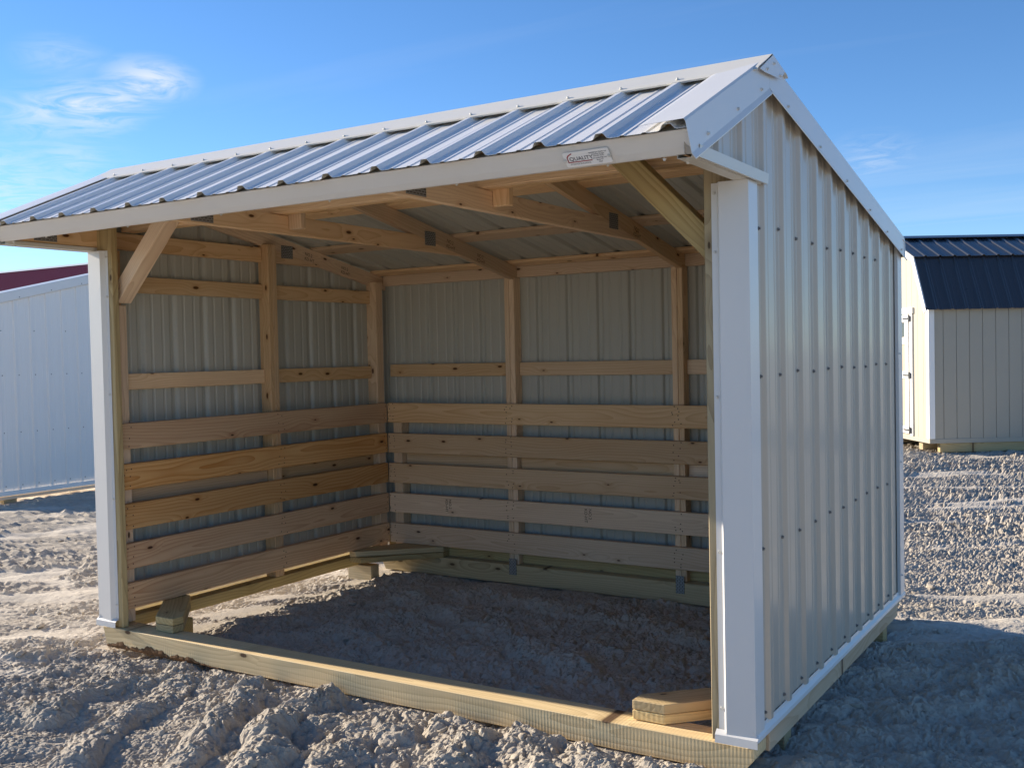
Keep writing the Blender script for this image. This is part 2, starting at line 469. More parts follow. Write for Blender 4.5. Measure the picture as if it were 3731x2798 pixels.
# ---- posts, studs, girts and planks of the two side walls
PLZ = [.050, .2665, .4835, .700, .918]
NAIL = None
def nail_heads(parent, pts, nrm):
    vs_, fs = [], []
    nrm = Vector(nrm); t1 = nrm.orthogonal().normalized(); t2 = nrm.cross(t1)
    for p in pts:
        p = Vector(p); b0 = len(vs_)
        for i in range(6):
            a = i * math.pi / 3
            vs_.append(p + nrm * .0008 + (t1 * math.cos(a) + t2 * math.sin(a)) * .0042)
        fs.append(tuple(range(b0, b0 + 6)))
    o = mesh_obj('nail_head', vs_, fs, M['stamp'], parent, Matrix.Identity(4)); o['kind'] = 'stuff'
    return o
for sx_, fx in ((1, lambda x: x), (0, mx)):      # left wall first, then its mirror
    def bb(name, x0, x1, y0, y1, z0, z1, mat, **kw):
        a, b_ = fx(x0), fx(x1)
        return board(name, shed, (min(a, b_), y0, z0), (max(a, b_), y1, z1), mat, **kw)
    po = bb('post', -3.627, -3.487, .0225, .0605, -.031, 2.28, M['treated'])
    bb('stud', -3.644, -3.596, .0625, .159, .0, 2.0, M['pine'])
    bb('jack_stud', -3.594, -3.556, .0625, .159, -.03, 1.70, M['pine'])
    bb('stud', -3.644, -3.556, 1.229, 1.266, .0, 2.12, M['pine'])
    bb('stud', -3.644, -3.557, 1.268, 1.305, .0, 2.12, M['pine'])
    bb('stud', -3.644, -3.556, 2.285, 2.362, .0, 1.93, M['pine'])
    for z0, z1 in ((.60, .688), (1.238, 1.326), (1.776, 1.866)):
        bb('girt', -3.644, -3.606, .161, 1.227, z0, z1, M['pine'])
        bb('girt', -3.644, -3.606, 1.307, 2.283, z0, z1, M['pine'])
    for i, z0 in enumerate(PLZ):
        pl = bb('plank', -3.554, -3.517, .0645, 2.337, z0, z0 + .139, M['pine_red'], jit=.0012)
        pts = []
        for yy in (.085, .125, 1.25, 1.285, 2.31):
            for q in (.025, .07, .115): pts.append((fx(-3.5165), yy + random.uniform(-.012, .012), z0 + q + random.uniform(-.012, .012)))
        nail_heads(pl, pts, (1 if sx_ else -1, 0, 0))

# ---- back wall
BST = [(-3.497, -3.4211), (-2.521, -2.484), (-2.482, -2.444), (-1.309, -1.272), (-1.270, -1.235), (-.236, -.160)]
for a, b_ in BST:
    board('stud', shed, (a, 2.380, -.030), (b_, 2.467, 1.05 if b_ == -3.4211 else 1.905), M['pine'])
for a, b_ in ((-3.553, -2.523), (-2.442, -1.311), (-1.233, -.238)):
    for z0, z1 in ((.60, .690), (1.245, 1.335)):
        board('girt', shed, (-3.419 if a == -3.553 and z0 < 1 else a, 2.430, z0), (b_, 2.467, z1), M['pine'])
board('girt', shed, (-3.60, 2.430, -.029), (-.05, 2.467, .075), M['treated'])
board('top_plate', shed, (-3.603, 2.4285, 1.907), (-.054, 2.4665, 1.982), M['pine'])
for a, b_ in ((-2.516, -2.450), (-1.304, -1.240)):   # galvanised straps at the stud feet
    st = board('strap', shed, (a + .004, 2.3595, -.10), (b_ - .004, 2.3615, .01), M['plate'], bev=0)
for i, z0 in enumerate(PLZ):
    pl = board('plank', shed, (-3.5155, 2.340, z0), (-.1415, 2.378, z0 + .139), M['pine'], jit=.0008)
    pts = []
    for xx in (-3.50, -3.46, -2.50, -2.46, -1.29, -1.25, -.2):
        for q in (.02, .045, .075, .105, .125):
            if random.random() < .8: pts.append((xx + random.uniform(-.01, .01), 2.3395, z0 + q + random.uniform(-.01, .01)))
    nail_heads(pl, pts, (0, -1, 0))

# ---- trusses
def truss(x0, x1, split=None):
    def pb(name, pts, d, e0=0.0, mat='pine'):
        return polyboard(name, shed, pts, 'yz', x0 + e0, x1 - e0, d, M[mat])
    if split:
        ch = pb('truss_chord', [(-.442, 2.008), (split[0], 2.008), (split[0], 2.10), (-.243, 2.10)], (1, 0))
        pb('truss_chord', [(split[1], 2.008), (1.788, 2.008), (1.309, 2.10), (split[1], 2.10)], (1, 0))
    else:
        ch = pb('truss_chord', [(-.442, 2.008), (1.788, 2.008), (1.309, 2.10), (-.243, 2.10)], (1, 0))
    fb = lambda y: zf(y) - .121
    ft_ = lambda y: zf(y) - .023
    pb('rafter', [(-.505, 2.005), (-.444, fb(-.444)), (YR - .002, fb(YR)), (YR - .002, ft_(YR)), (-.545, ft_(-.545))], (1, .4624))
    rb = lambda y: zr(y) - .115
    rt = lambda y: zr(y) - .023
    pb('rafter', [(YR + .002, rb(YR)), (2.466, rb(2.466)), (2.466, rt(2.466)), (YR + .002, rt(YR))], (1, -.1907))
    return ch
def mend_plate(parent, x, y0, y1, z0, z1, nx=1):
    m4 = Matrix(((0, 0, nx), (1, 0, 0), (0, 1, 0))).to_4x4(); m4.translation = Vector((x, (y0 + y1) / 2, (z0 + z1) / 2))
    inst('truss_plate', box_mesh('truss_plate', y1 - y0, z1 - z0, .0016, M['plate'], 0), parent, m4)
TR = [(-3.643, -3.606), (-2.482, -2.445), (-1.271, -1.235), (-.051, -.014)]
for i, (a, b_) in enumerate(TR):
    ch = truss(a, b_, (1.227, 1.307) if i in (0, 3) else None)
    if i < 3:
        mend_plate(ch, b_ + .0012, -.345, -.215, 2.016, 2.086)
        mend_plate(ch, b_ + .0012, 1.40, 1.505, 2.045, 2.128)
# header on the chords, with a stub post behind it at each inner truss
board('header', shed, (-3.604, .176, 2.103), (-.053, .219, 2.238), M['pine'])
board('header', shed, (-3.604, .221, 2.103), (-.053, .264, 2.238), M['pine'])
for x in (-2.443, -1.233):
    board('stub_post', shed, (x, .267, 2.032), (x + .084, .304, 2.29), M['pine'], axis=2)
# knee braces
polyboard('knee_brace', shed, [(-3.534, 1.708), (-3.534, 1.822), (-3.15, 2.206), (-3.036, 2.206)], 'xz', .085, .173, (1, 1), M['pine'])
kb = polyboard('knee_brace', shed, [(mx(-3.534) - .03, 1.685), (mx(-3.534) - .03, 1.812), (mx(-3.15) - .034, 2.206), (mx(-3.036) - .038, 2.206)], 'xz', .085, .173, (-1, 1), M['treated'])
# purlins (flat, on top of the rafters)
def purlin(y0, y1, fz, xa=-3.66, xb=-.002):
    polyboard('purlin', shed, [(y0, fz(y0) - .0215), (y1, fz(y1) - .0215), (y1, fz(y1) - .0015), (y0, fz(y0) - .0015)], 'yz', xa, xb, (1, 0), M['pine'])
def purlin_x(y0, y1, fz, drop=.0, h=.0215):
    sl = (fz(y1) - fz(y0)) / (y1 - y0); ym = (y0 + y1) / 2
    X = Vector((1, 0, 0)); Y = Vector((0, 1, sl)).normalized(); Z = X.cross(Y)
    m4 = Matrix((X, Y, Z)).transposed().to_4x4(); m4.translation = Vector((XM, ym, fz(ym))) - Z * (.012 + drop)
    inst('purlin', box_mesh('purlin', 3.62, math.hypot(y1 - y0, fz(y1) - fz(y0)), h - .001, M['pine']), shed, m4)
for y0, y1, fz in ((-.505, -.416, zf), (-.12, -.031, zf), (.42, .51, zr), (1.06, 1.15, zr), (1.70, 1.83, zr), (2.33, 2.42, zr)):
    purlin_x(y0, y1, fz)

# ---- metal: walls
MW = [M['wall_paint'], M['sheet_back']]
def wall_side(x_out, sgn, rib):
    pr = rib_profile(.03, 2.475, rib, (YR,))
    o = sheet('wall_sheet', shed, pr, lambda u, h, t: (x_out + sgn * h, u, t), lambda u: .026, lambda u: zroof(u) - .012, MW, flip=sgn < 0)
    pr2 = rib_profile(-.535, .03, rib)
    o2 = sheet('gable_sheet', shed, pr2, lambda u, h, t: (x_out + sgn * h, u, t), lambda u: 1.992, lambda u: max(1.995, zroof(u) - .012), MW, flip=sgn < 0)
    return o, o2
wr, _g = wall_side(-.0125, 1, .182)
wr['label'] = 'ribbed wall sheet facing the camera on the right'
wl, _g2 = wall_side(-3.6455, -1, .319)
wb = sheet('wall_sheet', shed, rib_profile(-3.64, -.015, -3.447), lambda u, h, t: (u, 2.4695 + h, t), lambda u: .026, lambda u: zr(2.47) - .02, MW, flip=True)
for zz in (.66, 1.295, 1.83):
    for kk in range(10):
        y = .149 + kk * S
        if y > 2.42 or (zz > 1.5 and kk > 8): continue
        screw(wr, (-.0118, y + .002, zz + random.uniform(-.006, .006) + (.012 if zz > 1.5 and kk in (1,) else 0)), (1, 0, 0))
for kk in range(10):
    y = .149 + kk * S
    if y < 2.42: screw(wr, (-.0118, y, .055), (1, 0, 0))
# trims
def vtrim(name, pts, z0, z1, **kw): return ribbon(name, shed, [[(a, b_, z0) for a, b_ in pts], [(a, b_, z1) for a, b_ in pts]], M['trim'], **kw)
for fx in (lambda x: x, mx):
    ct = vtrim('corner_trim', [(fx(a), b_) for a, b_ in ((-.140, .0195), (-.118, .0195), (-.104, -.003), (.003, .003), (.003, .098), (-.008, .098))], .006, 1.985)
    for zz in (.09, .66, 1.22, 1.74, 1.95): screw(ct, (fx(-.129), .0185, zz), (0, -1, 0), SCREW_W)
    bt_ = vtrim('corner_trim', [(fx(a), b_) for a, b_ in ((-.008, 2.43), (.009, 2.43), (.009, 2.53), (-.10, 2.53), (-.10, 2.50))], .012, zr(2.5) - .03)
    if fx(0) == 0:
        for zz in (.12, .75, 1.35): screw(bt_, (.0095, 2.455, zz), (1, 0, 0), SCREW_W)
    # base trim along the side and its short return at the front
    pro = [(-.006, .030), (-.002, .018), (.009, .004), (.012, -.008), (.010, -.010)]
    ribbon('base_trim', shed, [[(fx(a), yy, z_) for a, z_ in pro] for yy in (.0, 2.548)], M['trim'])
    pro2 = [(.010, .016), (-.002, .006), (-.008, .001), (-.010, -.028)]
    ribbon('base_trim', shed, [[(fx(xx), a, z_) for a, z_ in pro2] for xx in (-.146, .0125)], M['trim'])
    # horizontal trim closing the underside of the gable overhang
    pro3 = [(-.052, 2.005), (-.050, 1.986), (-.004, 1.986), (-.002, 1.994), (.012, 1.994), (.014, 1.985), (.022, 1.985), (.025, 2.022), (.008, 2.028)]
    rt_ = ribbon('return_trim', shed, [[(fx(a), yy, z_) for a, z_ in pro3] for yy in (-.500, .165)], M['trim_warm'])
    screw(rt_, (fx(-.04), -.44, 1.985), (0, 0, -1), SCREW_W); screw(rt_, (fx(-.10), -.485, 1.995), (0, 0, -1), SCREW_W)
ribbon('base_trim', shed, [[(xx, a, z_) for a, z_ in ((2.478, .040), (2.50, .02), (2.53, .006), (2.535, -.012))] for xx in (-3.66, .0)], M['trim'])

# ---- metal: roof
RIB0 = -.2723
prf = rib_profile(-3.670, .013, RIB0)
MR = [M['roof_paint'], M['sheet_back']]
nf = Vector((0, -.4624, 1)).normalized(); nb = Vector((0, .1907, 1)).normalized()
def PF(u, h, t): return Vector((u, t, zf(t))) + nf * h
def PB(u, h, t): return Vector((u, t, zr(t))) + nb * h
jag = lambda u: -.588 + .004 * math.sin(u * 9.1) + .002 * math.sin(u * 23)
sheet('roof_sheet', shed, prf, PF, jag, lambda u: YR - .012, MR)['label'] = 'ribbed front roof slope'
sheet('roof_sheet', shed, prf, PB, lambda u: YR + .012, lambda u: 2.575, MR)['label'] = 'ribbed rear roof slope'
# ridge cap
def cap_profile():
    a0 = .030
    return [(a0 + .004, zf(a0) + .017), (a0 - .002, zf(a0) + .021), (a0 + .012, zf(a0 + .012) + .027), (YR - .045, zf(YR - .045) + .032), (YR - .01, 2.456), (YR, 2.4585), (YR + .01, 2.456), (YR + .17, zr(YR + .17) + .028), (YR + .185, zr(YR + .185) + .021)]
cp = cap_profile()
cap = ribbon('ridge_cap', shed, [[(xx, a, z_) for a, z_ in cp] for xx in (-3.69, -2.4, -1.2, .034)], M['trim_warm'], thick=.002)
for kk in range(0, 15):
    xx = RIB0 - S * kk
    screw(cap, Vector((xx, .044, zf(.044) + .0285)), nf, SCREW_W); screw(cap, Vector((xx, .36, zr(.36) + .029)), nb, SCREW_W)
# end of the cap folded down over the gable
for fx in (lambda x: x, mx):
    v = [(fx(.0345), .05, zf(.05) + .018), (fx(.0345), YR, 2.455), (fx(.0345), .34, zr(.34) + .026), (fx(.0355), .285, 2.385), (fx(.0355), .105, 2.372)]
    ec = mesh_obj('cap_end', v, [(0, 1, 2, 3, 4)], M['trim'], shed)
    md = ec.modifiers.new('thickness', 'SOLIDIFY'); md.thickness = .0015
    for a, b_ in ((.125, 2.388), (.205, 2.425), (.275, 2.395)): screw(ec, (fx(.0362), a, b_), (1 if fx(0) == 0 else -1, 0, 0), SCREW_W)
    # rake trims
    pr4 = [(-.135, .0225), (-.12, .0245), (.014, .0275), (.019, .020), (.021, -.080), (.031, -.097), (.030, -.100)]
    def fsec(y, vert):
        out = []
        for a, h in pr4:
            p = Vector((fx(a), y, zf(y)))
            out.append(p + (Vector((0, 0, h * 1.10)) if vert else nf * h))
        return out
    def rsec(y):
        return [Vector((fx(a), y, zr(y) + h * 1.06)) for a, h in pr4]
    rk = ribbon('rake_trim', shed, [fsec(-.592, False), fsec(-.3, False), fsec(YR, True)], M['trim'])
    rk2 = ribbon('rake_trim', shed, [rsec(YR + .001), rsec(1.2), rsec(2.565), [Vector((fx(a), 2.585, zr(2.585) + h * .9 - .012)) for a, h in pr4]], M['trim'])
    sg = 1 if fx(0) == 0 else -1
    for y in (-.45, -.17, .08): screw(rk, Vector((fx(.0215), y, zf(y))) - nf * .062, (sg, 0, 0), SCREW_W)
    for y in (.42, .86, 1.3, 1.74, 2.12, 2.47): screw(rk2, (fx(.0215), y, zr(y) - .07), (sg, 0, 0), SCREW_W)
# eave trim
pe = [(-.470, 2.006), (-.492, 1.998), (-.500, 1.999), (-.520, 2.016), (-.545, 2.042), (-.556, 2.0545), (-.562, 2.061), (-.50, 2.090)]
secs = []
for i in range(41):
    xx = -3.668 + (3.682) * i / 40
    w = .0012 * math.sin(i * 1.7) + .0009 * math.sin(i * 3.1 + 1)
    secs.append([(xx, a + (w if 2 <= j <= 5 else 0), z_) for j, (a, z_) in enumerate(pe)])
ev = ribbon('eave_trim', shed, secs, M['trim'], smooth=False)
for i in range(6): screw(ev, (-3.3 + i * .6, -.482, 2.001), (0, -.2, -1), SCREW_W)
re_ = ribbon('eave_trim', shed, [[(xx, a, z_) for a, z_ in ((2.52, zr(2.52) + .0), (2.558, zr(2.558) - .004), (2.55, zr(2.55) - .09), (2.53, zr(2.55) - .092))] for xx in (-3.68, .024)], M['trim'])

# ================================================================== lettering helpers
def text_mesh(body, size, mat, align='LEFT', bold=0.0):
    cu = bpy.data.curves.new('lettering', 'FONT'); cu.body = body; cu.size = size; cu.align_x = align; cu.offset = bold; cu.resolution_u = 3
    o = bpy.data.objects.new('lettering', cu); COL.objects.link(o)
    dg = bpy.context.evaluated_depsgraph_get()
    me = bpy.data.meshes.new_from_object(o.evaluated_get(dg))
    bpy.data.objects.remove(o); bpy.data.curves.remove(cu)
    me.materials.clear(); me.materials.append(mat); me.name = 'lettering'
    return me
# maker's plate on the eave trim, screwed at both ends
pn = Vector((0, -.70, -.715)).normalized()            # eave trim faces down and out
tu = Vector((1, 0, 0)); tv = pn.cross(tu) * -1
tv = Vector((0, -.715, .70)).normalized()
pc = Vector((-.349, -.529, 2.0235))
sign = thing('maker_plate', 'small white maker plate with red and navy lettering screwed to the eave trim', 'sign', pc)
SM = Matrix((tu, tv, pn)).transposed().to_4x4(); SM.translation = pc + pn * .004
WORLD_SIGN = SM
bm = bmesh.new()
w2, h2, rr = .083, .0285, .006
pts = []
for cx_, cy_, a0 in ((w2 - rr, h2 - rr, 0), (-w2 + rr, h2 - rr, 90), (-w2 + rr, -h2 + rr, 180), (w2 - rr, -h2 + rr, 270)):
    for a in (0, 30, 60, 90): pts.append((cx_ + rr * math.cos(R(a0 + a)), cy_ + rr * math.sin(R(a0 + a))))
nn = len(pts)
mesh_obj('plate', [(a, b_, 0) for a, b_ in pts] + [(a, b_, .0018) for a, b_ in pts], [tuple(range(nn))[::-1], tuple(range(nn, 2 * nn))] + [(i, (i + 1) % nn, (i + 1) % nn + nn, i + nn) for i in range(nn)], M['sign_white'], sign, SM)
bm.free()
def on_sign(name, me, x, y, dz=.0026): return inst(name, me, sign, SM @ Matrix.Translation((x, y, dz)))
on_sign('lettering', text_mesh('QUALITY', .0205, M['sign_navy'], bold=.0001), -.064, -.0045)
on_sign('lettering', text_mesh('STORAGE BUILDINGS', .0078, M['sign_grey'], bold=.0001), -.067, -.0205)
for body, y, mt in (('Specializing in Quality and', .0165, 'sign_navy'), ('Customer Designs', .0092, 'sign_navy'), ('254-867-9205', .0018, 'sign_grey'), ('www.qualitybldgs.com', -.0058, 'sign_navy'), ('Mexia TX', -.0135, 'sign_navy'), ('76667', -.0212, 'sign_navy')):
    on_sign('lettering', text_mesh(body, .0060 if y != .0018 else .0068, M[mt], 'CENTER', .0001), .043, y)
red = [(-.072, -.0115), (.016, -.0115), (.016, -.0082), (-.0685, -.0082), (-.0685, .0085), (-.062, .0155), (-.049, .0215), (-.0495, .0252), (-.064, .0190), (-.072, .0100)]
mesh_obj('roof_emblem', [(a, b_, 0) for a, b_ in red], [(0, 1, 2, 3), (0, 3, 4, 9), (9, 4, 5, 8), (8, 5, 6, 7)], M['sign_red'], sign, SM @ Matrix.Translation((0, 0, .0026)))
for x in (-.081, .080): inst('screw', SCREW_W, sign, SM @ Matrix.Translation((x, .0, .002)))

# grade stamps on the lumber
stamp1 = text_mesh('NO.2\nKD-HT', .030, M['stamp'])
def stamp(parent, p, X, Y, me=stamp1):
    X, Y = Vector(X), Vector(Y); m4 = Matrix((X, Y, X.cross(Y))).transposed().to_4x4(); m4.translation = Vector(p)
    inst('grade_stamp', me, parent, m4)
_pl = [o for o in WORLD if o.name.startswith('plank') and abs(WORLD[o].translation.y - 2.359) < .01]
_pl.sort(key=lambda o: WORLD[o].translation.z)
stamp(_pl[1], (-2.985, 2.3385, .388), (0, 0, -1), (1, 0, 0)); stamp(_pl[1], (-1.885, 2.3385, .388), (0, 0, -1), (1, 0, 0))
_rf = [o for o in WORLD if o.name.startswith('rafter')]
for (a, b_), y in ((TR[1], 1.62), (TR[1], 1.95), (TR[0], 1.62), (TR[0], 1.98), (TR[2], 1.7)):
    par = min(_rf, key=lambda o: abs(WORLD[o].translation.x - (a + b_) / 2) + abs(WORLD[o].translation.y - 1.3))
    stamp(par, (b_ + .0012, y, zr(y) - .075), (0, 1, -.19), (0, .19, 1), stamp1)

# ================================================================== white shed, far left
XW = -11.2
DX = -9.95
kx = (1.2133 - XW) / (1.2133 - DX)                       # scale from the measured plane to the real distance
def WY(y): return -3.5252 + (y + 3.5252) * kx
def WZ(z): return 1.3876 + (z - 1.3876) * kx
ws = thing('storage_shed', 'white ribbed metal shed with a burgundy roof standing behind on the left', 'shed', (XW - 1.5, 5.3, -.36))
ya, yb_ = 3.62, 7.2
rk_lo = lambda y: WZ(2.092) + (WZ(2.356) - WZ(2.092)) / (WY(4.519) - WY(3.396)) * (y - WY(3.396))
YRW = 7.15
RS = (WZ(2.356) - WZ(2.092)) / (WY(4.519) - WY(3.396))
rk_any = lambda y: rk_lo(y) if y < YRW else rk_lo(YRW) - RS * (y - YRW)
ye = 2 * YRW - ya
zb = WZ(-.06)
rib_w = WY(3.558)
def wy_prof(): return rib_profile(ya, ye, rib_w, (YRW,))
wws = sheet('wall_sheet', ws, wy_prof(), lambda u, h, t: (XW + h, u, t), lambda u: zb, lambda u: rk_any(u) + .03, [M['white_sheet']])
for row, stag in ((WZ(1.781), 2), (WZ(1.27), 1), (WZ(.612), 1), (WZ(.0), 1)):
    for kk in range(-1, 12):
        if stag == 2 and kk % 2 == 0: continue
        y = rib_w + kk * S + .045
        screw(wws, (XW + .001, y, row), (1, 0, 0))
# front and back walls
for yy, sg in ((ya, -1), (ye, 1)):
    sheet('wall_sheet', ws, rib_profile(XW - 4.8, XW, XW - .1), lambda u, h, t, yy=yy, sg=sg: (u, yy + sg * h, t), lambda u: zb, lambda u: rk_any(ya), [M['white_sheet']], flip=sg > 0)
# rake trims with a bright top flange
for y0, y1 in ((ya - .12, YRW), (YRW, ye + .12)):
    def rs(y): zt = (rk_lo(y) if y <= YRW else rk_any(y)); return [(XW - .10, y, zt + .142), (XW + .035, y, zt + .128), (XW + .038, y, zt + .118), (XW + .040, y, zt + .012), (XW + .028, y, zt)]
    t_ = ribbon('rake_trim', ws, [rs(y0), rs(y1)], M['trim'])
    for q in range(1, 8):
        y = y0 + (y1 - y0) * q / 8; screw(t_, (XW + .040, y, rk_any(y) + .03), (1, 0, 0))
# roof slopes
pb_ = rib_profile(XW - 4.9, XW - .06, XW - .15)
sheet('roof_sheet', ws, pb_, lambda u, h, t: (u, t, rk_lo(t) + .118 + h), lambda u: ya - .15, lambda u: YRW, [M['burgundy']])
sheet('roof_sheet', ws, pb_, lambda u, h, t: (u, t, rk_any(t) + .118 + h), lambda u: YRW, lambda u: ye + .15, [M['burgundy']])
ribbon('ridge_cap', ws, [[(xx, YRW - .18, rk_any(YRW - .18) + .142), (xx, YRW, rk_lo(YRW) + .155), (xx, YRW + .18, rk_any(YRW + .18) + .142)] for xx in (XW - 4.9, XW + .03)], M['trim_warm'])
ribbon('base_trim', ws, [[(XW + .024, y, zb + .01), (XW + .03, y, zb - .045), (XW + .022, y, zb - .05)] for y in (ya, ye)], M['trim'])
board('sill', ws, (XW - .06, ya, zb - .10), (XW + .015, ye, zb - .051), M['pine'])
for y in (WY(3.37), 9.0, 12.5):
    board('block', ws, (XW - .35, y, zb - .27), (XW - .02, y + .18, zb - .102), M['treated'], axis=0)
board('skid', ws, (XW - 4.8, ya, zb - .27), (XW - 4.66, ye, zb - .05), M['treated'])

# ================================================================== gambrel barn shed, right
A = Vector((-1.713, 13.184, 0)); e1 = Vector((.83067, .55676, 0)); e2 = Vector((-.55676, .83067, 0))
def BP(s, t, z): return A + e1 * s + e2 * t + Vector((0, 0, z))
BM = Matrix((e1, e2, Vector((0, 0, 1)))).transposed().to_4x4(); BM.translation = A
barn = thing('barn_shed', 'tan sided gambrel barn shed with black metal roof and white corner boards', 'shed', BP(1.8, 1.22, -.25))
BLEN, BW = 4.9, 2.44
def bbox(name, lo, hi, mat, bev=.004, parent=None):
    s = [hi[i] - lo[i] for i in range(3)]
    me = box_mesh(name, *s, mat, bev)
    return inst(name, me, parent or barn, BM @ Matrix.Translation([(lo[i] + hi[i]) / 2 for i in range(3)]))
# floor rim and skids
bbox('floor_rim', (-.012, -.012, -.10), (BLEN + .01, BW + .01, -.030), M['siding'])
for t0 in (.45, 1.75): bbox('skid', (.08, t0, -.235), (BLEN - .08, t0 + .14, -.101), M['treated'])
bbox('skid', (.16, .02, -.24), (BLEN - .1, .11, -.101), M['treated'])
# siding: one panel board between grooves every 8 in
WH = 1.955
s_ = 0.0
gs = [.003] + [.214 + .2032 * i for i in range(24)]
gs = [g_ for g_ in gs if g_ < BLEN] + [BLEN]
for i in range(len(gs) - 1):
    bbox('siding_board', (gs[i] + .003, -.0, -.032), (gs[i + 1] - .003, .014, WH), M['siding'], .002)
    bbox('siding_board', (gs[i] + .003, BW - .014, -.032), (gs[i + 1] - .003, BW, WH), M['siding'], .002)
bbox('wall_core', (.012, .016, -.029), (BLEN - .012, BW - .016, WH - .01), M['siding'], 0)
def zg(t):
    t = min(t, BW - t)
    return WH + (2.80 - WH) * min(1, max(0, t + .0) / .36) + (0 if t < .36 else (3.16 - 2.80) * (t - .36) / (BW / 2 - .36))
# gable boards, both ends
gt = [.0145 + .2032 * i for i in range(12)] + [BW - .0145]
for i in range(len(gt) - 1):
    a, b_ = gt[i] + .003, gt[i + 1] - .003
    if b_ - a < .02: continue
    ts = sorted({a, b_} | {q for q in (.36, BW / 2, BW - .36) if a < q < b_})
    for s0 in (-.001, BLEN - .012):
        prof_ = [(a, -.032)] + [(b_, -.032)] + [(t, zg(t) - .03) for t in reversed(ts)]
        n_ = len(prof_)
        vv = [(s0, t, z) for t, z in prof_] + [(s0 + .013, t, z) for t, z in prof_]
        ff = [tuple(range(n_))[::-1], tuple(range(n_, 2 * n_))] + [(j, (j + 1) % n_, (j + 1) % n_ + n_, j + n_) for j in range(n_)]
        mesh_obj('siding_board', vv, ff, M['siding'], barn, BM)
# white corner boards
for s0 in (-.022, BLEN - .07):
    for t0 in (-.022, BW - .07):
        c0 = bbox('corner_board', (s0, t0, -.030), (s0 + .092, t0 + .092, WH + .0), M['siding_trim'])
# roof slopes (ribbed)
segs = [(-.11, 1.935, .335, 2.775), (.33, 2.79, BW / 2, 3.165), (BW / 2, 3.165, BW - .33, 2.79), (BW - .335, 2.775, BW + .11, 1.935)]
prb = rib_profile(-.10, BLEN + .10, .079)
for t0, z0, t1, z1 in segs:
    d = Vector((0, t1 - t0, z1 - z0)); n_ = Vector((1, 0, 0)).cross(d).normalized(); ln = d.length; d.normalize()
    if n_.z < 0: n_ = -n_
    ext = .05 if abs(z1 - z0) < .6 else 0
    vs_, fs = [], []
    for u, h in prb:
        p0 = Vector((u, t0, z0)) + n_ * h; p1 = Vector((u, t1, z1)) + n_ * h
        if ext and t0 < BW / 2 - .1: p0 -= d * ext
        if ext and t0 > BW / 2 - .1: p1 += d * ext
        vs_ += [p0, p1]
    for i in range(len(prb) - 1): fs.append((2 * i, 2 * i + 2, 2 * i + 3, 2 * i + 1))
    o = mesh_obj('roof_sheet', vs_, fs, M['navy_roof'], barn, BM)
    md = o.modifiers.new('thickness', 'SOLIDIFY'); md.thickness = .002
rc = ribbon('ridge_cap', barn, [[BP(s, BW / 2 - .16, 3.12 + .02), BP(s, BW / 2, 3.192), BP(s, BW / 2 + .16, 3.12 + .02)] for s in (-.12, BLEN + .12)], M['navy_roof'])
# white rake boards of the near gable
def rake_board(p, q, wdt=.085):
    for s0 in (-.102, BLEN + .082):
        (t0, z0), (t1, z1) = p, q
        d = Vector((0, t1 - t0, z1 - z0)).normalized(); n_ = Vector((0, -d.z, d.y))
        if n_.z > 0: n_ = -n_
        vv = []
        for sx_ in (s0, s0 + .02):
            for (t, z) in (p, q): vv += [Vector((sx_, t, z)) - n_ * .0, Vector((sx_, t, z)) + n_ * wdt]
        mesh_obj('rake_board', vv, [(0, 2, 3, 1), (4, 5, 7, 6), (0, 1, 5, 4), (2, 6, 7, 3), (0, 4, 6, 2), (1, 3, 7, 5)], M['siding_trim'], barn, BM)
rake_board((-.115, 1.925), (.325, 2.765)); rake_board((.315, 2.77), (BW / 2, 3.14))
rake_board((BW / 2, 3.14), (BW - .315, 2.77)); rake_board((BW - .325, 2.765), (BW + .115, 1.925))
# door in the near gable
bbox('door_frame', (-.030, .57, -.03), (-.002, .66, 1.90), M['siding_trim']); bbox('door_frame', (-.030, 1.78, -.03), (-.002, 1.87, 1.90), M['siding_trim'])
bbox('door_frame', (-.036, .54, 1.905), (-.002, 1.90, 2.0), M['siding_trim'])
door = bbox('door', (-.026, .675, .0), (-.004, 1.765, 1.895), M['door_panel'])
for lo, hi in (((-.046, .68, .005), (-.028, .79, 1.89)), ((-.046, 1.65, .005), (-.028, 1.76, 1.89)), ((-.046, .792, .005), (-.0281, 1.648, .115)), ((-.046, .792, .875), (-.0281, 1.648, .99)), ((-.046, .792, 1.425), (-.0281, 1.648, 1.535)), ((-.046, .792, 1.775), (-.0281, 1.648, 1.89))):
    bbox('rail', lo, hi, M['siding_trim'], .003, door)
for i in range(6):
    bbox('pane', (-.034, .81 + i * .14, 1.545), (-.0283, .81 + i * .14 + .125, 1.765), M['glass'], 0, door)
for i in range(7): bbox('muntin', (-.043, .795 + i * .14, 1.537), (-.0285, .808 + i * .14, 1.773), M['siding_trim'], .001, door)
for zz in (.06, .93, 1.83):
    bbox('hinge', (-.058, .60, zz - .05), (-.0465, .66, zz + .05), M['black_iron'], .002)
    bbox('hinge', (-.058, .655, zz - .012), (-.0468, .86, zz + .012), M['black_iron'], .002, door)

